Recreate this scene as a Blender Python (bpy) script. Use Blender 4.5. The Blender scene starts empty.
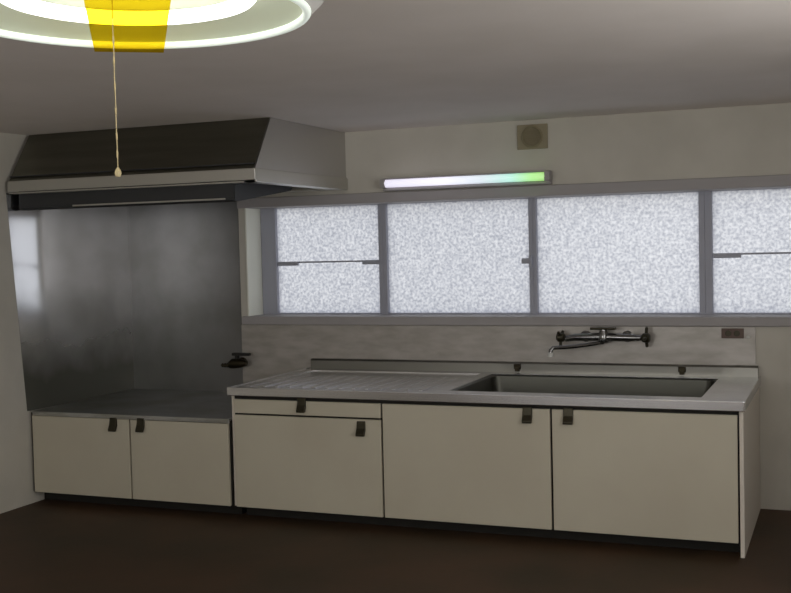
import bpy, bmesh, math, random
from mathutils import Vector, Matrix
SC = bpy.context.scene
COL = SC.collection
PI = math.pi

def lin(r, g, b):
    f = lambda c: (c/255/12.92) if c/255 <= .04045 else ((c/255+.055)/1.055)**2.4
    return (f(r), f(g), f(b), 1)

# ---------------------------------------------------------------- camera
cx, cy, cz, yaw, pitch, roll, fpx = 4.911, -6.992, 1.6315, .3842, -.045, -.0244, 1118.9
cd = bpy.data.cameras.new('camera'); cam = bpy.data.objects.new('camera', cd); COL.objects.link(cam)
F = Vector((-math.sin(yaw)*math.cos(pitch), math.cos(yaw)*math.cos(pitch), math.sin(pitch)))
R = Vector((math.cos(yaw), math.sin(yaw), 0)); U = R.cross(F)
R2 = R*math.cos(roll)+U*math.sin(roll); U2 = -R*math.sin(roll)+U*math.cos(roll)
cam.matrix_world = Matrix(((R2.x, U2.x, -F.x, cx), (R2.y, U2.y, -F.y, cy), (R2.z, U2.z, -F.z, cz), (0, 0, 0, 1)))
cd.sensor_width = 36; cd.lens = fpx/791*36; cd.clip_start = .05
SC.camera = cam

# ---------------------------------------------------------------- light and exposure
vs = SC.view_settings
vs.view_transform = 'Standard'; vs.look = 'None'; vs.gamma = 1; vs.use_curve_mapping = False
vs.exposure = 0.0
SKY = 1.5
TUBE = 4.5
# fill lights at two unseen windows added to brighten the room: one in the right wall, one in the wall behind the camera
def fill_light(name, loc, rot, w, h, p, c):
    l = bpy.data.lights.new(name, 'AREA'); l.shape = 'RECTANGLE'; l.size = w; l.size_y = h; l.energy = p; l.color = c
    o = bpy.data.objects.new(name, l); COL.objects.link(o); o.location = loc; o.rotation_euler = rot
WR = (-5.6, -2.9, .95, 2.33)                   # added window in the right wall: y0, y1, z0, z1
WF = (1.2, 4.2, .95, 2.33)                     # added window in the wall behind the camera: x0, x1, z0, z1
fill_light('fill_light_right', (6.0, (WR[0]+WR[1])/2, (WR[2]+WR[3])/2), (0, PI/2+.38, 0), WR[3]-WR[2], WR[1]-WR[0], 40, (1, .975, .935))
fill_light('fill_light_front', ((WF[0]+WF[1])/2, -8.3, (WF[2]+WF[3])/2), (PI/2+.30, 0, 0), WF[1]-WF[0], WF[3]-WF[2], 52, (1, .98, .95))
W = bpy.data.worlds.new('overcast_sky'); SC.world = W; W.use_nodes = True
nt = W.node_tree; bg = nt.nodes['Background']
tc = nt.nodes.new('ShaderNodeTexCoord'); sp = nt.nodes.new('ShaderNodeSeparateXYZ'); rp = nt.nodes.new('ShaderNodeValToRGB')
nt.links.new(tc.outputs['Generated'], sp.inputs[0]); nt.links.new(sp.outputs['Z'], rp.inputs[0]); nt.links.new(rp.outputs[0], bg.inputs[0])
rp.color_ramp.elements[0].position = 0; rp.color_ramp.elements[0].color = (.62, .62, .62, 1)
rp.color_ramp.elements[1].position = .25; rp.color_ramp.elements[1].color = (.93, .97, 1.06, 1)
bg.inputs[1].default_value = SKY

# ---------------------------------------------------------------- materials
def mat(name, col, rough=.6, metal=0., noise=None, bump=None, **kw):
    m = bpy.data.materials.new(name); m.use_nodes = True; n = m.node_tree; b = n.nodes['Principled BSDF']
    b.inputs['Base Color'].default_value = col; b.inputs['Roughness'].default_value = rough; b.inputs['Metallic'].default_value = metal
    for k, v in kw.items(): b.inputs[k].default_value = v
    t = n.nodes.new('ShaderNodeTexCoord')
    def tex(scale, stretch, detail=4):
        mp = n.nodes.new('ShaderNodeMapping'); mp.inputs['Scale'].default_value = stretch
        nz = n.nodes.new('ShaderNodeTexNoise'); nz.inputs['Scale'].default_value = scale; nz.inputs['Detail'].default_value = detail
        n.links.new(t.outputs['Object'], mp.inputs[0]); n.links.new(mp.outputs[0], nz.inputs[0]); return nz
    if noise:                                  # (scale, stretch, second colour)
        nz = tex(noise[0], noise[1]); r = n.nodes.new('ShaderNodeValToRGB')
        r.color_ramp.elements[0].position = .35; r.color_ramp.elements[1].position = .65
        r.color_ramp.elements[0].color = col; r.color_ramp.elements[1].color = noise[2]
        n.links.new(nz.outputs[0], r.inputs[0]); n.links.new(r.outputs[0], b.inputs['Base Color'])
    if bump:                                   # (scale, stretch, strength, distance)
        nz = tex(bump[0], bump[1]); bp = n.nodes.new('ShaderNodeBump')
        bp.inputs['Strength'].default_value = bump[2]; bp.inputs['Distance'].default_value = bump[3]
        n.links.new(nz.outputs[0], bp.inputs['Height']); n.links.new(bp.outputs[0], b.inputs['Normal'])
    return m
def glow(name, col, s):
    m = bpy.data.materials.new(name); m.use_nodes = True; b = m.node_tree.nodes['Principled BSDF']
    b.inputs['Base Color'].default_value = col; b.inputs['Emission Color'].default_value = col; b.inputs['Emission Strength'].default_value = s
    return m
M = {}
M['wall'] = mat('painted_plaster', lin(208, 204, 193), .9, 0, (3, (1, 1, 1), lin(200, 196, 185)), (60, (1, 1, 1), .15, .002))
M['ceiling'] = mat('ceiling_board', lin(240, 233, 228), .9, 0, (2, (1, 1, 1), lin(234, 227, 221)))
M['floor'] = mat('dark_floor', lin(76, 53, 34), .6, 0, (1.4, (1, 1, 1), lin(56, 43, 25)), (40, (1, 1, 1), .2, .003))
M['door'] = mat('cream_laminate', lin(200, 194, 175), .45, 0, (2, (1, 1, 1), lin(194, 187, 168)))
M['side'] = mat('grey_side_board', lin(222, 214, 202), .6)
M['dark'] = mat('dark_gap', lin(30, 27, 22), .8)
M['handle'] = mat('dark_bronze_pull', lin(62, 58, 44), .4, .6)
M['steel'] = mat('brushed_steel', (.80, .80, .81, 1), .22, 1, (5, (.3, 1, 14), (.70, .70, .72, 1)), (30, (1, 1, 1), .02, .002))
M['sheet'] = mat('splash_sheet_steel', (.30, .30, .31, 1), .36, 1, (2.2, (1, 1, 1), (.22, .22, .22, 1)), (3, (1, 1, 1), .05, .01))
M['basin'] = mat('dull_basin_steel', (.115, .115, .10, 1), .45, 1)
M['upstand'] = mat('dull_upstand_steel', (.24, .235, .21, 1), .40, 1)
M['rangetop'] = mat('range_top_steel', (.60, .61, .62, 1), .30, 1, (3, (1, 1, 1), (.42, .42, .38, 1)))
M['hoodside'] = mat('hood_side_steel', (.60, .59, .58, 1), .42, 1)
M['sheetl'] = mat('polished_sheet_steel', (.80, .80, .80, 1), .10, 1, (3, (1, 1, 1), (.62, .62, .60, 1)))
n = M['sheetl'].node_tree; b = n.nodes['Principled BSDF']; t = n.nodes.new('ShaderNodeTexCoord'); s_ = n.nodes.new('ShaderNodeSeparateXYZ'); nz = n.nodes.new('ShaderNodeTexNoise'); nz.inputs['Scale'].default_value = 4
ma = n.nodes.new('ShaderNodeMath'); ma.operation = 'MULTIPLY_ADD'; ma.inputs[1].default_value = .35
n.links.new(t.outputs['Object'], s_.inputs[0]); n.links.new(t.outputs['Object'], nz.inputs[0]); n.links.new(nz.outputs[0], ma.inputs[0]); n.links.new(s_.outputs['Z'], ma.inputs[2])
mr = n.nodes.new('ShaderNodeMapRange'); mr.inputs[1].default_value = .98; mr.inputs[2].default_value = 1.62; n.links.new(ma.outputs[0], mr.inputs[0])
mc = n.nodes.new('ShaderNodeMix'); mc.data_type = 'RGBA'; mc.inputs[6].default_value = (.20, .20, .17, 1); mc.inputs[7].default_value = (.80, .80, .80, 1)   # dim reflection painted into the colour, darker towards the bottom
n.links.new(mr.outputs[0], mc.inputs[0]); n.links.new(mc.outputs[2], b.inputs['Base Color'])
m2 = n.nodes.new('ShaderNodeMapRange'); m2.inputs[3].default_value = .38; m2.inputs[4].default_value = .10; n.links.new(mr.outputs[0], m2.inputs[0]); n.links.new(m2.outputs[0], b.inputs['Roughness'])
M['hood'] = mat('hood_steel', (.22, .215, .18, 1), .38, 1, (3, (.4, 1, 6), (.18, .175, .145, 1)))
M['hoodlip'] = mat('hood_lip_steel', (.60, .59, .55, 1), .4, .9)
M['hooddark'] = mat('greasy_steel', (.06, .062, .065, 1), .5, .5)
M['splash'] = mat('grey_splash_panel', lin(186, 181, 175), .34, .2, (6, (1, 1, 3), lin(166, 161, 153)))
M['frame'] = mat('grey_aluminium', lin(168, 170, 182), .5, .1)
M['casing'] = mat('grey_casing', lin(168, 164, 164), .55)
M['jamb'] = mat('pale_jamb', lin(246, 248, 236), .7)
M['chrome'] = mat('dull_chrome', (.25, .25, .25, 1), .22, 1)
M['rubber'] = mat('black_rubber', lin(28, 28, 26), .6)
M['brass'] = mat('tarnished_brass', lin(56, 50, 36), .4, .8)
M['vent'] = mat('yellowed_plastic', lin(152, 142, 116), .6)
M['ventd'] = mat('darker_vent_plastic', lin(140, 130, 104), .7)  # ring and slats, slightly darker than the plate
M['brown'] = mat('brown_plastic', lin(96, 76, 66), .5)
M['white'] = mat('white_plastic', lin(225, 225, 220), .4)
M['cord'] = mat('cream_cord', lin(190, 176, 136), .8)
M['tube'] = glow('lit_tube', (1, .97, .92, 1), TUBE)

def glass_mat():
    m = bpy.data.materials.new('frosted_pattern_glass'); m.use_nodes = True; n = m.node_tree; n.nodes.remove(n.nodes['Principled BSDF'])
    out = n.nodes['Material Output']; t = n.nodes.new('ShaderNodeTexCoord')
    nz = n.nodes.new('ShaderNodeTexNoise'); nz.inputs['Scale'].default_value = 58; nz.inputs['Detail'].default_value = 2
    r = n.nodes.new('ShaderNodeValToRGB'); r.color_ramp.elements[0].position = .36; r.color_ramp.elements[1].position = .62
    r.color_ramp.elements[0].color = (.62, .63, .66, 1); r.color_ramp.elements[1].color = (.90, .90, .90, 1)
    tr = n.nodes.new('ShaderNodeBsdfTranslucent'); gl = n.nodes.new('ShaderNodeBsdfGlossy'); gl.inputs['Roughness'].default_value = .3
    mx = n.nodes.new('ShaderNodeMixShader'); mx.inputs[0].default_value = .06
    n.links.new(t.outputs['Object'], nz.inputs[0]); n.links.new(nz.outputs[0], r.inputs[0]); n.links.new(r.outputs[0], tr.inputs[0])
    n.links.new(tr.outputs[0], mx.inputs[1]); n.links.new(gl.outputs[0], mx.inputs[2]); n.links.new(mx.outputs[0], out.inputs[0]); return m
M['glass'] = glass_mat()

def shade_mat(name, col, w, tintonly=False):
    m = bpy.data.materials.new(name); m.use_nodes = True; n = m.node_tree; n.nodes.remove(n.nodes['Principled BSDF']); out = n.nodes['Material Output']
    tr = n.nodes.new('ShaderNodeBsdfTransparent' if tintonly else 'ShaderNodeBsdfTranslucent'); df = n.nodes.new('ShaderNodeBsdfDiffuse')
    tr.inputs[0].default_value = col; df.inputs[0].default_value = col; mx = n.nodes.new('ShaderNodeMixShader'); mx.inputs[0].default_value = w
    n.links.new(tr.outputs[0], mx.inputs[1]); n.links.new(df.outputs[0], mx.inputs[2]); n.links.new(mx.outputs[0], out.inputs[0]); return m
M['shade'] = shade_mat('milky_green_shade', (.80, .84, .74, 1), .4)
M['rim'] = shade_mat('clear_grey_rim', (.74, .73, .71, 1), .6, True)
M['amber'] = shade_mat('amber_film', (.86, .60, .015, 1), .10, True)

# ---------------------------------------------------------------- builders
def box(bm, x0, x1, y0, y1, z0, z1, bev=0, seg=2):
    r = bmesh.ops.create_cube(bm, size=1); v = r['verts']
    bmesh.ops.scale(bm, vec=(abs(x1-x0), abs(y1-y0), abs(z1-z0)), verts=v)
    bmesh.ops.translate(bm, vec=((x0+x1)/2, (y0+y1)/2, (z0+z1)/2), verts=v)
    if bev:
        es = list({e for q in v for e in q.link_edges})
        bmesh.ops.bevel(bm, geom=es, offset=bev, segments=seg, affect='EDGES', profile=.6)
def tube(bm, pts, r, n=12, caps=True):
    pts = [Vector(p) for p in pts]; rs = r if isinstance(r, (list, tuple)) else [r]*len(pts)
    rings = []; up = None
    for i, p in enumerate(pts):
        t = (pts[min(i+1, len(pts)-1)]-pts[max(i-1, 0)]).normalized()
        if up is None: up = Vector((0, 0, 1)) if abs(t.z) < .9 else Vector((1, 0, 0))
        a = t.cross(up).normalized(); b = a.cross(t).normalized(); up = b
        rings.append([bm.verts.new(p+(a*math.cos(2*PI*k/n)+b*math.sin(2*PI*k/n))*rs[i]) for k in range(n)])
    for i in range(len(rings)-1):
        for k in range(n): bm.faces.new((rings[i][k], rings[i][(k+1) % n], rings[i+1][(k+1) % n], rings[i+1][k]))
    if caps: bm.faces.new(rings[0][::-1]); bm.faces.new(rings[-1])
def lathe(bm, prof, c, n=48, axis='Z', close=False):
    c = Vector(c); rings = []
    for (r, h) in prof:
        ring = []
        for k in range(n):
            a = 2*PI*k/n; ca, sa = r*math.cos(a), r*math.sin(a)
            ring.append(bm.verts.new(c+(Vector((ca, sa, h)) if axis == 'Z' else Vector((ca, h, sa)) if axis == 'Y' else Vector((h, ca, sa)))))
        rings.append(ring)
    m = len(rings)
    for i in range(m if close else m-1):
        A, B = rings[i], rings[(i+1) % m]
        for k in range(n): bm.faces.new((A[k], A[(k+1) % n], B[(k+1) % n], B[k]))
    if not close:
        for ring in (rings[0], rings[-1]):
            try: bm.faces.new(ring)
            except Exception: pass
def torus(bm, c, Rr, r, n=72, m=12):
    lathe(bm, [(Rr+r*math.cos(2*PI*j/m), r*math.sin(2*PI*j/m)) for j in range(m)], c, n, 'Z', True)
def prism(bm, poly, x0, x1):                   # poly in (y, z), extruded in X
    a = [bm.verts.new((x0, y, z)) for y, z in poly]; b = [bm.verts.new((x1, y, z)) for y, z in poly]; n = len(poly)
    for i in range(n): bm.faces.new((a[i], a[(i+1) % n], b[(i+1) % n], b[i]))
    bm.faces.new(a[::-1]); bm.faces.new(b)
def obj(name, bm, m, parent=None, smooth=False):
    bmesh.ops.recalc_face_normals(bm, faces=bm.faces)
    me = bpy.data.meshes.new(name); bm.to_mesh(me); bm.free(); me.materials.append(M[m] if isinstance(m, str) else m)
    if smooth:
        for p in me.polygons: p.use_smooth = True
        try: me.set_sharp_from_angle(angle=math.radians(38))
        except Exception: pass
    o = bpy.data.objects.new(name, me); COL.objects.link(o)
    if parent:
        o.parent = parent
        par = parent; off = Vector((0, 0, 0))
        while par: off += par.location; par = par.parent
        o.location = -off                      # meshes are written in room coordinates
    return o
def recentre(o):                               # put a mesh's origin at its own centre of base
    vs_ = [v.co for v in o.data.vertices]
    c = Vector(((min(v.x for v in vs_)+max(v.x for v in vs_))/2, (min(v.y for v in vs_)+max(v.y for v in vs_))/2, min(v.z for v in vs_)))
    o.data.transform(Matrix.Translation(-c)); o.location = o.location+c
def tag(o, label, cat, group=None):
    o['label'] = label; o['category'] = cat
    if group: o['group'] = group
    return o
def thing(name, label, cat, loc, group=None):
    o = bpy.data.objects.new(name, None); COL.objects.link(o); o.location = loc; o.empty_display_size = .1
    return tag(o, label, cat, group)
def struct(name, bm, m, smooth=False):
    o = obj(name, bm, m, None, smooth); o['kind'] = 'structure'; return o
def B(*a, **k):
    bm = bmesh.new(); box(bm, *a, **k); return bm

# ---------------------------------------------------------------- room
XR, YB, HC = 6.3, -8.6, 2.414
RV = .226                                      # depth of the window recess
WX0, WX1, WZ0, WZ1 = .95, 5.02, 1.145, 1.95
struct('floor', B(-.25, XR+.15, YB-.15, .45, -.1, 0), 'floor')
struct('ceiling', B(-.25, XR+.15, YB-.15, .45, HC, HC+.1), 'ceiling')
XL = -.07
struct('wall_left', B(-.25, XL, YB-.15, .45, 0, HC), 'wall')
bm = bmesh.new(); box(bm, XR, XR+.15, YB-.15, WR[0], 0, HC); box(bm, XR, XR+.15, WR[1], .45, 0, HC); box(bm, XR, XR+.15, WR[0], WR[1], 0, WR[2]); box(bm, XR, XR+.15, WR[0], WR[1], WR[3], HC)
struct('wall_right', bm, 'wall')
bm = bmesh.new(); box(bm, -.07, WF[0], YB-.15, YB, 0, HC); box(bm, WF[1], XR, YB-.15, YB, 0, HC); box(bm, WF[0], WF[1], YB-.15, YB, 0, WF[2]); box(bm, WF[0], WF[1], YB-.15, YB, WF[3], HC)
struct('wall_front', bm, 'wall')
bm = bmesh.new()
box(bm, -.07, WX0, 0, .3, 0, HC); box(bm, WX1, XR, 0, .3, 0, HC); box(bm, WX0, WX1, 0, .3, 0, WZ0); box(bm, WX0, WX1, 0, .3, WZ1, HC)
struct('wall_back', bm, 'wall')

# window trim: sill, head, left jamb lining, right jamb lining
struct('trim_1', B(WX0-.04, WX1+.06, -.03, RV-.03, 1.10, 1.158, bev=.006), 'casing')
struct('trim_2', B(WX0-.05, WX1+.06, -.032, RV-.03, 1.925, 1.995, bev=.006), 'casing')
struct('trim_3', B(WX0-.0, WX0+.012, -.012, RV-.03, 1.158, 1.925, bev=.003), 'jamb')
struct('trim_4', B(WX1-.012, WX1, -.012, RV-.03, 1.158, 1.925, bev=.003), 'jamb')

def frame_bm(x0, x1, z0, z1, wl, wr, wt, wb, y0, y1):
    bm = bmesh.new()
    box(bm, x0, x0+wl, y0, y1, z0, z1, .004); box(bm, x1-wr, x1, y0, y1, z0, z1, .004)
    box(bm, x0+wl, x1-wr, y0+.003, y1, z1-wt, z1, .003); box(bm, x0+wl, x1-wr, y0+.003, y1, z0, z0+wb, .003); return bm
# (x0, x1, stile left, stile right, glazing bar, latch)
sashes = [(WX0+.012, 1.918, .12, .032, True, None), (1.918, 2.99, .03, .028, False, 'r'), (2.99, 4.09, .026, .036, False, None), (4.09, WX1-.012, .045, .10, True, None)]
for i, (x0, x1, wl, wr, bar, latch) in enumerate(sashes):
    y0, y1 = RV-.03, RV+.03
    w = obj('window_%d' % (i+1), frame_bm(x0, x1, 1.145, 1.945, wl, wr, .022, .022, y0, y1), 'frame'); w['kind'] = 'structure'
    g = obj('pane', B(x0+wl-.004, x1-wr+.004, RV-.002, RV+.004, 1.164, 1.926), 'glass', w)
    if bar:
        a, b = x0+wl, x1-wr; bb = bmesh.new(); zc = 1.53
        box(bb, a, b, RV-.014, RV-.003, zc-.004, zc+.008, .002)
        box(bb, a, a+.17, RV-.022, RV-.003, zc-.022, zc+.008, .004); box(bb, b-.13, b, RV-.022, RV-.003, zc-.022, zc+.008, .004)
        obj('glazing_bar', bb, 'frame', w)
    if latch:
        bb = bmesh.new(); box(bb, x1-.075, x1-.002, RV-.05, RV-.03, 1.495, 1.53, .005); box(bb, x1-.025, x1-.004, RV-.055, RV-.03, 1.47, 1.545, .005)
        obj('latch', bb, 'frame', w)


# the two added windows out of view, there for the fill light
w = struct('window_5', B(XR+.06, XR+.10, WR[0], WR[1], WR[2], WR[3]), 'glass')
for y in (WR[0], (WR[0]+WR[1])/2-.025, WR[1]-.05): obj('frame', B(XR+.03, XR+.058, y, y+.05, WR[2], WR[3]), 'frame', w)
w = struct('window_6', B(WF[0], WF[1], YB-.10, YB-.06, WF[2], WF[3]), 'glass')
for x in (WF[0], (WF[0]+WF[1])/2-.025, WF[1]-.05): obj('frame', B(x, x+.05, YB-.058, YB-.03, WF[2], WF[3]), 'frame', w)

# ---------------------------------------------------------------- steel sheets and splash panel
o = obj('splash_sheet', B(XL+.02, .893, -.006, -.001, .60, 2.05), 'sheet')
tag(o, 'tall dull steel sheet covering the back wall between low counter and hood', 'steel sheet')
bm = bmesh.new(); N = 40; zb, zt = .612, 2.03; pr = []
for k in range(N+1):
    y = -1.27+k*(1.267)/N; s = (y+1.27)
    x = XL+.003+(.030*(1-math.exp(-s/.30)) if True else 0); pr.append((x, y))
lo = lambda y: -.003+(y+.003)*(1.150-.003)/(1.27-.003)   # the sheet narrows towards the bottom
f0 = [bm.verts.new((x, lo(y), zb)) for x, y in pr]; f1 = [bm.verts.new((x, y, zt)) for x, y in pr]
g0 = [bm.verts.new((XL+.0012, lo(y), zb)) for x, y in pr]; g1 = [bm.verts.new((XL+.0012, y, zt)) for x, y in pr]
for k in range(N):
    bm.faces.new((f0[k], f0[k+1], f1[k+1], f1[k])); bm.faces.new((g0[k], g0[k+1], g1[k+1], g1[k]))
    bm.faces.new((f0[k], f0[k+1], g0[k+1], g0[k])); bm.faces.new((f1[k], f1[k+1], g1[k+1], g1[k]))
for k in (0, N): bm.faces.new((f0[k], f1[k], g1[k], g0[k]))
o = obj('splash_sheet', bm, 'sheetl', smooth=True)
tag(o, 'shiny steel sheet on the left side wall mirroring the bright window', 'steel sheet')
XS0, XS1, DP = 1.4496, 4.4163, 1.137           # sink unit ends, counter depth
o = obj('backsplash', B(.895, 4.402, -.010, -.001, .60, 1.097, bev=.002), 'splash')
tag(o, 'long grey splash panel on the wall between sink counter and window sill', 'backsplash')

# ---------------------------------------------------------------- range hood
HX = 1.742
hood = thing('range_hood', 'large grey sloping steel range hood under the ceiling above the low counter', 'range hood', (HX/2, -.65, 2.02))
def quad_solid(bm, pts, th):                   # thin shell panel with thickness along its normal
    p = [Vector(q) for q in pts]; n = (p[1]-p[0]).cross(p[2]-p[0]).normalized()*th
    a = [bm.verts.new(q) for q in p]; b = [bm.verts.new(q-n) for q in p]; k = len(p)
    bm.faces.new(a); bm.faces.new(b[::-1])
    for i in range(k): bm.faces.new((a[i], b[i], b[(i+1) % k], a[(i+1) % k]))
yt, yl, zl, zb2 = -1.07, -1.28, 2.098, 2.022
bm = bmesh.new()
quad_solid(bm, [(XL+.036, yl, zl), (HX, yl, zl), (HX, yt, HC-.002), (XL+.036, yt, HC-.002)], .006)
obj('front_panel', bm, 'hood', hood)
bm = bmesh.new()
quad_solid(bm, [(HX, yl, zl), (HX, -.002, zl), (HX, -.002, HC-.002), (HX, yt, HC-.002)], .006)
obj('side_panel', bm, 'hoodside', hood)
bm = bmesh.new()
box(bm, XL+.036, HX+.012, yl-.014, yl+.004, zb2+.012, zl+.004, .004); box(bm, HX-.002, HX+.012, yl, -.002, zb2, zl+.004, .004)
box(bm, XL+.036, HX, yl, yl+.07, zb2, zb2+.008); box(bm, HX-.07, HX, yl, -.002, zb2, zb2+.008)
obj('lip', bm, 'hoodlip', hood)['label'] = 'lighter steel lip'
bm = bmesh.new(); box(bm, XL+.036, HX-.008, yl+.01, -.004, zl+.03, zl+.036)
obj('inner_tray', bm, 'hooddark', hood)
bm = bmesh.new(); box(bm, .25, 1.15, -.95, -.45, zl-.03, zl+.029, .01)
for k in range(17): box(bm, .28+k*.05, .305+k*.05, -.92, -.48, zl-.038, zl-.029, .003)
obj('grease_filter', bm, 'hooddark', hood)
bm = bmesh.new(); prism(bm, [(-1.20, 2.06), (-1.20, 1.93), (-1.17, 1.918), (-.45, 2.01), (-.45, 2.06)], XL+.04, 1.56)
bmesh.ops.bevel(bm, geom=bm.edges[:], offset=.006, segments=2, affect='EDGES')
obj('filter_box', bm, 'hooddark', hood)
bm = bmesh.new(); box(bm, .40, 1.50, -1.212, -1.196, 1.930, 1.940, .002)  # pale strip standing in for light caught on the lower edge
obj('edge_highlight', bm, 'hoodlip', hood)
bm = bmesh.new(); box(bm, XL+.036, HX-.07, -.12, -.03, zb2, zb2+.03, .006)
obj('drip_channel', bm, 'hoodlip', hood)

# ---------------------------------------------------------------- cabinets
def pull(parent, x, z, yf, h=.085, w=.052):
    bm = bmesh.new(); y = yf
    prism(bm, [(y, z+h/2), (y-.010, z+h/2), (y-.014, z), (y-.034, z-h*.36), (y-.032, z-h/2), (y-.018, z-h/2), (y-.010, z-h*.30), (y-.006, z-.012), (y, z-.012)], x-w/2, x+w/2)
    bmesh.ops.bevel(bm, geom=bm.edges[:], offset=.002, segments=1, affect='EDGES')
    obj('handle', bm, 'handle', parent)['label'] = 'dark bronze pull'
def leaf(name, parent, x0, x1, z0, z1, yf, hx, hz):
    d = obj(name, B(x0, x1, yf-.022, yf, z0, z1, bev=.004), 'door', parent)
    pull(d, hx, hz, yf-.0215); return d
H1 = .612; T = .078
yb = -DP+.022
low = thing('base_cabinet', 'low cream two-door cabinet with steel top, in the corner under the hood', 'cabinet', (XS0/2, -DP/2, 0))
bm = bmesh.new(); box(bm, XL+.002, XS0-.012, yb+.001, -.012, T, H1-.014)
obj('body', bm, 'dark', low)
obj('toe_kick', B(XL+.002, XS0-.012, yb+.10, -.012, .001, T), 'dark', low)
bm = bmesh.new(); box(bm, XL+.036, XS0-.012, -DP-.004, -.008, H1-.013, H1, .003); box(bm, XL+.036, XS0-.012, -DP-.006, -DP+.01, H1-.028, H1-.002, .003)
obj('steel_top', bm, 'rangetop', low)
leaf('door', low, XL+.026, .712, T, H1-.030, yb, .600, .548)
leaf('door', low, .723, XS0-.022, T, H1-.030, yb, .806, .552)

sink = thing('sink_cabinet', 'long cream sink cabinet with drawer and three doors under the window', 'cabinet', ((XS0+XS1)/2, -DP/2, 0))
ZT = .80
bm = bmesh.new(); box(bm, XS0+.018, XS1-.018, yb+.001, -.012, T, ZT-.21); box(bm, XS0+.018, XS1-.018, yb+.001, yb+.03, T, ZT-.045)
obj('body', bm, 'dark', sink)
obj('toe_kick', B(XS0+.02, XS1-.02, yb+.10, -.012, .001, T), 'dark', sink)
obj('side_panel', B(XS0-.004, XS0+.017, yb+.004, -.012, T, ZT-.045), 'side', sink)
obj('side_panel', B(XS1-.017, XS1+.004, yb-.006, -.012, .001, ZT-.045, bev=.002), 'side', sink)
e = (XS1-XS0)/3; zt = ZT-.066
leaf('drawer', sink, XS0+.022, XS0+e-.006, .650, zt, yb, 1.935, .712)
leaf('door', sink, XS0+.022, XS0+e-.006, T, .639, yb, 2.313, .588)
leaf('door', sink, XS0+e+.006, XS0+2*e-.006, T, zt, yb, 3.300, .700)
leaf('door', sink, XS0+2*e+.006, XS1-.026, T, zt, yb, 3.525, .702)

# worktop with drainboard and basin, one pressed steel sheet
wt = thing('sink_worktop', 'brushed steel worktop with drainboard and sunken basin on the long cabinet', 'worktop', ((XS0+XS1)/2, -DP/2, ZT-.045))
X0, X1, Y0, Y1 = XS0-.012, XS1+.010, -DP-.006, -.013
bx0, bx1, by0, by1 = 2.80, 4.20, -.985, -.15
def sheet(bm, x0, x1, y0, y1, z=ZT): box(bm, x0, x1, y0, y1, z-.006, z)
bm = bmesh.new()
sheet(bm, X0, bx0, Y0, -1.06); sheet(bm, bx0, X1, Y0, by0); sheet(bm, bx1, X1, by0, by1); sheet(bm, X0, X1, by1, Y1); sheet(bm, X0, 1.53, -1.06, by1); sheet(bm, 2.72, bx0, -1.06, by1)
box(bm, X0, X1, Y0-.006, Y0+.004, ZT-.045, ZT+.006, .004)
box(bm, X0-.004, X0+.004, Y0, Y1, ZT-.045, ZT+.004); box(bm, X1-.004, X1+.004, Y0, Y1, ZT-.045, ZT+.004, .003)
obj('rim', bm, 'steel', wt)
bm = bmesh.new()
box(bm, 1.53, 2.72, -1.06, by1, ZT-.014, ZT-.006)
for k in range(13): box(bm, 1.60+k*.085, 1.62+k*.085, -1.0, -.36, ZT-.007, ZT-.001, .003)
obj('drainboard', bm, 'steel', wt)
bm = bmesh.new()
pts = []
def loop(inset, z, r):
    out = []; a0, a1, b0, b1 = bx0+inset, bx1-inset, by0+inset, by1-inset
    for (ccx, ccy, s) in ((a1-r, b1-r, 0), (a0+r, b1-r, 1), (a0+r, b0+r, 2), (a1-r, b0+r, 3)):
        for k in range(6):
            t = (s+k/5)*PI/2; out.append(bm.verts.new((ccx+r*math.cos(t), ccy+r*math.sin(t), z)))
    return out
L = [loop(0, ZT-.002, .004), loop(.012, ZT-.012, .06), loop(.03, ZT-.16, .07), loop(.07, ZT-.19, .08)]
for a, b in zip(L, L[1:]):
    for k in range(len(a)): bm.faces.new((a[k], a[(k+1) % len(a)], b[(k+1) % len(b)], b[k]))
bm.faces.new(L[-1])
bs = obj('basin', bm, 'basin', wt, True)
bm = bmesh.new(); lathe(bm, [(.02, ZT-.184), (.07, ZT-.182), (.075, ZT-.189)], (3.9, -.5, 0), 32)
obj('drain', bm, 'rubber', bs, True)
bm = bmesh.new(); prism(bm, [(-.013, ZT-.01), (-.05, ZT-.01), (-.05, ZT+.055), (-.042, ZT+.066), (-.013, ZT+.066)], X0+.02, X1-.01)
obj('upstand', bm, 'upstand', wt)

for x, lb in ((2.94, 'small dark clip on the back ledge left of the tap'), (3.975, 'small dark clip on the back ledge right of the tap')):
    bm = bmesh.new(); box(bm, x-.022, x+.022, -.066, -.0505, ZT+.022, ZT+.055, .004); box(bm, x-.014, x+.014, -.074, -.0505, ZT+.008, ZT+.03, .004)
    o = obj('ledge_clip', bm, 'brass'); recentre(o); tag(o, lb, 'clip', 'clips on the back ledge of the sink')

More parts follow.
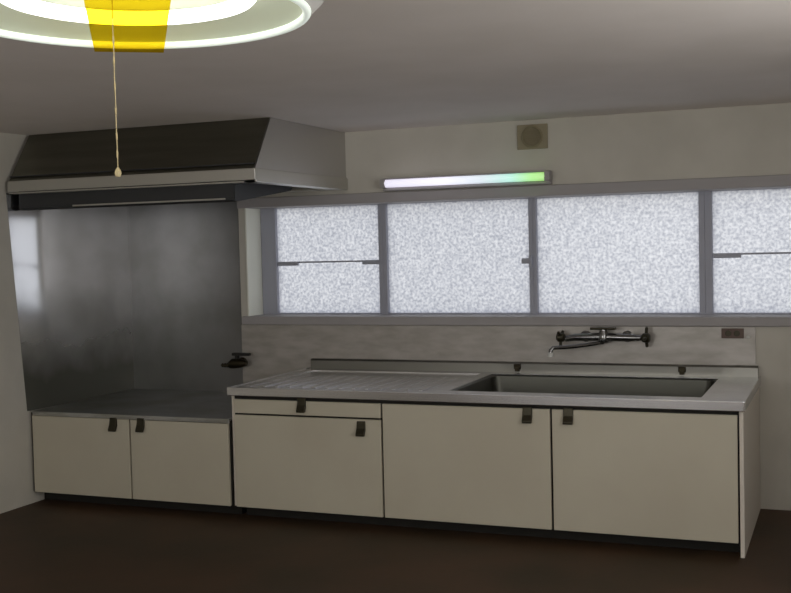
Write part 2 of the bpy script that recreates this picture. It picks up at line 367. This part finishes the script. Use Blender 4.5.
# ---------------------------------------------------------------- mixer tap on the splash panel
tap = thing('mixer_tap', 'dark chrome wall-mounted mixer tap with two handles above the basin', 'tap', (3.51, -.01, 1.02))
zc = 1.035; yw = -.0105
bm = bmesh.new()
tube(bm, [(3.27, yw-.10, zc-.012), (3.33, yw-.10, zc), (3.51, yw-.10, zc+.004), (3.69, yw-.10, zc), (3.74, yw-.10, zc)], [.017, .023, .026, .023, .017], 14)
lathe(bm, [(.03, -.03), (.034, -.01), (.034, .02), (.024, .04), (.024, .052)], (3.51, yw-.10, zc), 24)
obj('body', bm, 'chrome', tap, True)
for x in (3.38, 3.64):
    bm = bmesh.new(); lathe(bm, [(.036, 0), (.036, -.006), (.020, -.014), (.018, -.09)], (x, yw, zc), 24, 'Y'); obj('wall_flange', bm, 'chrome', tap, True)
for x, s in ((3.27, -1), (3.74, 1)):
    bm = bmesh.new(); lathe(bm, [(.016, 0), (.028, s*.012), (.030, s*.045), (.020, s*.055)], (x, yw-.10, zc), 20, 'X')
    for k in range(3):
        a = k*2*PI/3+.5+(s > 0)*.6; c = Vector((x+s*.03, yw-.10, zc)); d = Vector((0, math.cos(a), math.sin(a)))
        tube(bm, [c+d*.02, c+d*.062, c+d*.07], [.010, .011, .006], 8)
    obj('handle', bm, 'handle', tap, True)
bm = bmesh.new(); box(bm, 3.43, 3.59, yw-.125, yw-.085, zc+.048, zc+.064, .007)
obj('lever', bm, 'handle', tap)
bm = bmesh.new(); pts = []
for k in range(15):
    t = k/14; pts.append((3.51-.27*t, yw-.10-.20*t, zc-.03-.028*math.sin(t*PI*.5)+.01*t))
pts += [(pts[-1][0]-.012, pts[-1][1]-.008, pts[-1][2]-.014), (pts[-1][0]-.014, pts[-1][1]-.009, pts[-1][2]-.04)]
tube(bm, pts, .0125, 12); sp_ = obj('spout', bm, 'chrome', tap, True)
e_ = pts[-1]; bm = bmesh.new(); lathe(bm, [(.012, .012), (.017, .010), (.017, -.014), (.010, -.014)], e_, 16)
obj('nozzle', bm, 'white', sp_, True)['label'] = 'pale nozzle tip'

# ---------------------------------------------------------------- gas tap by the low counter
gt = thing('gas_tap', 'small dark gas tap on the wall at the left end of the splash panel', 'gas tap', (.88, -.01, .82))
bm = bmesh.new(); lathe(bm, [(.035, 0), (.035, -.008), (.018, -.016), (.016, -.09)], (.90, -.0105, .83), 20, 'Y'); tube(bm, [(.84, -.10, .815), (.87, -.10, .828), (.93, -.10, .832), (.98, -.10, .832)], [.024, .036, .033, .020], 12)
obj('body', bm, 'brass', gt, True)
bm = bmesh.new(); box(bm, .895, .915, -.115, -.085, .85, .885, .003); box(bm, .87, 1.01, -.118, -.082, .885, .905, .006); obj('handle', bm, 'rubber', gt)
bm = bmesh.new(); lathe(bm, [(.012, 0), (.017, -.01), (.011, -.02), (.017, -.03), (.011, -.04), (.015, -.05), (.009, -.06)], (.835, -.10, .815), 16, 'X'); obj('hose_nozzle', bm, 'brass', gt, True)

# ---------------------------------------------------------------- wall things
vent = thing('wall_vent', 'square yellowed vent cover high on the back wall near the ceiling', 'vent', (3.055, -.001, 2.225))
bm = bmesh.new(); box(bm, 2.955, 3.155, -.014, -.001, 2.228, 2.385, .005); obj('plate', bm, 'vent', vent)
bm = bmesh.new()
lathe(bm, [(.070, -.014), (.070, -.022), (.060, -.028), (.054, -.022), (.054, -.0142)], (3.055, 0, 2.306), 32, 'Y'); obj('rim_ring', bm, 'ventd', vent, True)
bm = bmesh.new()
for k in range(-3, 4):
    w = math.sqrt(max(.054**2-(k*.0145)**2, .0001)); box(bm, 3.055-w, 3.055+w, -.024, -.0142, 2.306+k*.0145-.003, 2.306+k*.0145+.003, .001)
obj('slats', bm, 'ventd', vent)

out = thing('power_outlet', 'brown power outlet at the right end of the splash panel', 'outlet', (4.27, -.011, 1.03))
obj('plate', B(4.205, 4.335, -.019, -.0102, 1.028, 1.088, bev=.003), 'brown', out)
for x in (4.245, 4.295):
    bm = bmesh.new(); lathe(bm, [(.018, -.0192), (.018, -.0215), (.016, -.0222), (0, -.0222)], (x, 0, 1.058), 20, 'Y')
    box(bm, x-.010, x-.006, -.0228, -.0215, 1.050, 1.066); box(bm, x+.006, x+.010, -.0228, -.0215, 1.050, 1.066)
    obj('socket', bm, 'handle', out)
bm = bmesh.new(); lathe(bm, [(.011, 0), (.012, -.006), (.006, -.011)], (4.36, -.0105, 1.035), 16, 'Y')
o = obj('wall_hook', bm, 'white', None, True); recentre(o); tag(o, 'tiny white stud beside the brown outlet', 'hook')

# fluorescent wall lamp over the window
wl = thing('wall_lamp', 'slim lit fluorescent lamp on the wall over the window, green at its right end', 'lamp', (2.6, -.001, 2.0))
obj('housing', B(2.03, 3.18, -.05, -.001, 2.0, 2.085, bev=.008), 'casing', wl)
tm = glow('tinted_lit_tube', (1, 1, 1, 1), 1.0); n = tm.node_tree; t = n.nodes.new('ShaderNodeTexCoord'); s = n.nodes.new('ShaderNodeSeparateXYZ'); mr = n.nodes.new('ShaderNodeMapRange'); r = n.nodes.new('ShaderNodeValToRGB')
n.links.new(t.outputs['Object'], s.inputs[0]); n.links.new(s.outputs[0], mr.inputs[0]); mr.inputs[1].default_value = 2.03; mr.inputs[2].default_value = 3.18
n.links.new(mr.outputs[0], r.inputs[0]); n.links.new(r.outputs[0], n.nodes['Principled BSDF'].inputs['Emission Color'])
E0 = r.color_ramp.elements; E0[0].position = 0; E0[0].color = lin(205, 200, 222); E0[1].position = 1; E0[1].color = lin(130, 190, 70)
for p, c in ((.38, lin(228, 226, 245)), (.62, lin(190, 205, 215)), (.78, lin(150, 215, 200)), (.90, lin(135, 215, 95))): q = E0.new(p); q.color = c
bm = bmesh.new(); tube(bm, [(2.06, -.068, 2.048), (3.15, -.068, 2.048)], .026, 16)
obj('tube', bm, tm, wl, True)
for x in (2.045, 3.165):
    obj('end_cap', B(x-.018, x+.018, -.094, -.045, 2.018, 2.078, bev=.005), 'casing', wl)

# ---------------------------------------------------------------- ring pendant lamp
LX, LY, LZ = 3.3, -4.5, 2.15
LR = .41
def lamp_pos(u, v, z):
    d = F+R2*(u-395.5)/fpx-U2*(v-296.5)/fpx; k = (z-cz)/d.z; return (cx+d.x*k, cy+d.y*k)
LX, LY = lamp_pos(128, 13, LZ)
LR = 190/fpx*math.hypot(LX-cx, LY-cy)/math.cos(math.atan2(cx-LX, LY-cy)-yaw)*.97
lamp = thing('pendant_lamp', 'round milky ceiling lamp with a glowing ring tube and a pull cord, top left', 'lamp', (LX, LY, LZ))
def at(r, h): return (r*LR, h)
bm = bmesh.new(); lathe(bm, [at(.90, .004), at(.84, .040), at(.62, .085), at(.30, .12), at(.10, .13), at(.10, .134), at(.30, .125), at(.63, .090), at(.85, .044), at(.915, .004)], (LX, LY, LZ), 96, 'Z', True)
obj('lamp_shade', bm, 'shade', lamp, True)
bm = bmesh.new(); lathe(bm, [at(.93, .0), at(1.0, .028), at(1.0, .034), at(.925, .008)], (LX, LY, LZ), 96, 'Z', True)
obj('outer_rim', bm, 'rim', lamp, True)['label'] = 'clear grey outer rim'
bm = bmesh.new(); torus(bm, (LX, LY, LZ), .91*LR, .0095, 96); obj('glowing_edge', bm, glow('lit_edge', (.80, .88, .80, 1), .45), lamp, True)
bm = bmesh.new(); torus(bm, (LX, LY, LZ+.042), .62*LR, .017, 96); obj('ring_tube', bm, 'tube', lamp, True)
bm = bmesh.new(); lathe(bm, [(.0, .06), (.05, .06), (.06, .075), (.06, .15), (.03, .165), (.0, .165)], (LX, LY, LZ), 32); obj('lamp_body', bm, 'white', lamp, True)
bm = bmesh.new(); tube(bm, [(LX, LY, LZ+.15), (LX, LY, HC-.02)], .005, 8); lathe(bm, [(.0, HC-.03-LZ), (.045, HC-.03-LZ), (.05, HC-.001-LZ), (0, HC-.001-LZ)], (LX, LY, LZ), 24); obj('ceiling_cord', bm, 'white', lamp, True)
# amber film strip lying across the rings, pointing at the room
dv = Vector((cx-LX, cy-LY, 0)).normalized(); sv = Vector((-dv.y, dv.x, 0)); c0 = Vector((LX, LY, LZ))
bm = bmesh.new(); prevv = None
for k in range(21):
    a = .70-k*(1.66)/20
    p = c0+dv*(a*LR)+Vector((0, 0, -.014))
    w = .085
    row = [bm.verts.new(p+sv*(j*w)) for j in (-1, -.5, 0, .5, 1)]
    if prevv:
        for j in range(4): bm.faces.new((prevv[j], prevv[j+1], row[j+1], row[j]))
    prevv = row
obj('amber_film', bm, 'amber', lamp, True)['label'] = 'yellow see-through strip across the rings'
# pull cord with beads, from the near side of the lamp body
def at_px(u, v, dist):
    d = (F+R2*(u-395.5)/fpx-U2*(v-296.5)/fpx); return Vector((cx, cy, cz))+d*dist
dist = (Vector((LX, LY, LZ))-Vector((cx, cy, cz))).dot(F)
pk = at_px(118, 172, dist)
bm = bmesh.new(); pc = [(pk.x, pk.y, pk.z+.006)]
ztop = LZ+.04
for k in range(1, 25): pc.append((pk.x+.0004*math.sin(k*.9), pk.y, pk.z+(ztop-pk.z)*k/24))
tube(bm, pc, .0011, 6)
for f in (.10, .20, .34, .48, .62, .74): lathe(bm, [(0, -.010), (.0018, -.007), (.002, 0), (.0018, .007), (0, .010)], (pk.x, pk.y, pk.z+(ztop-pk.z)*f), 8)
pcord = obj('pull_cord', bm, 'cord', lamp, True)
bm = bmesh.new(); lathe(bm, [(0, -.011), (.005, -.010), (.0075, -.003), (.006, .003), (.002, .010), (0, .011)], (pk.x, pk.y, pk.z), 16)
obj('knob', bm, 'cord', pcord, True)
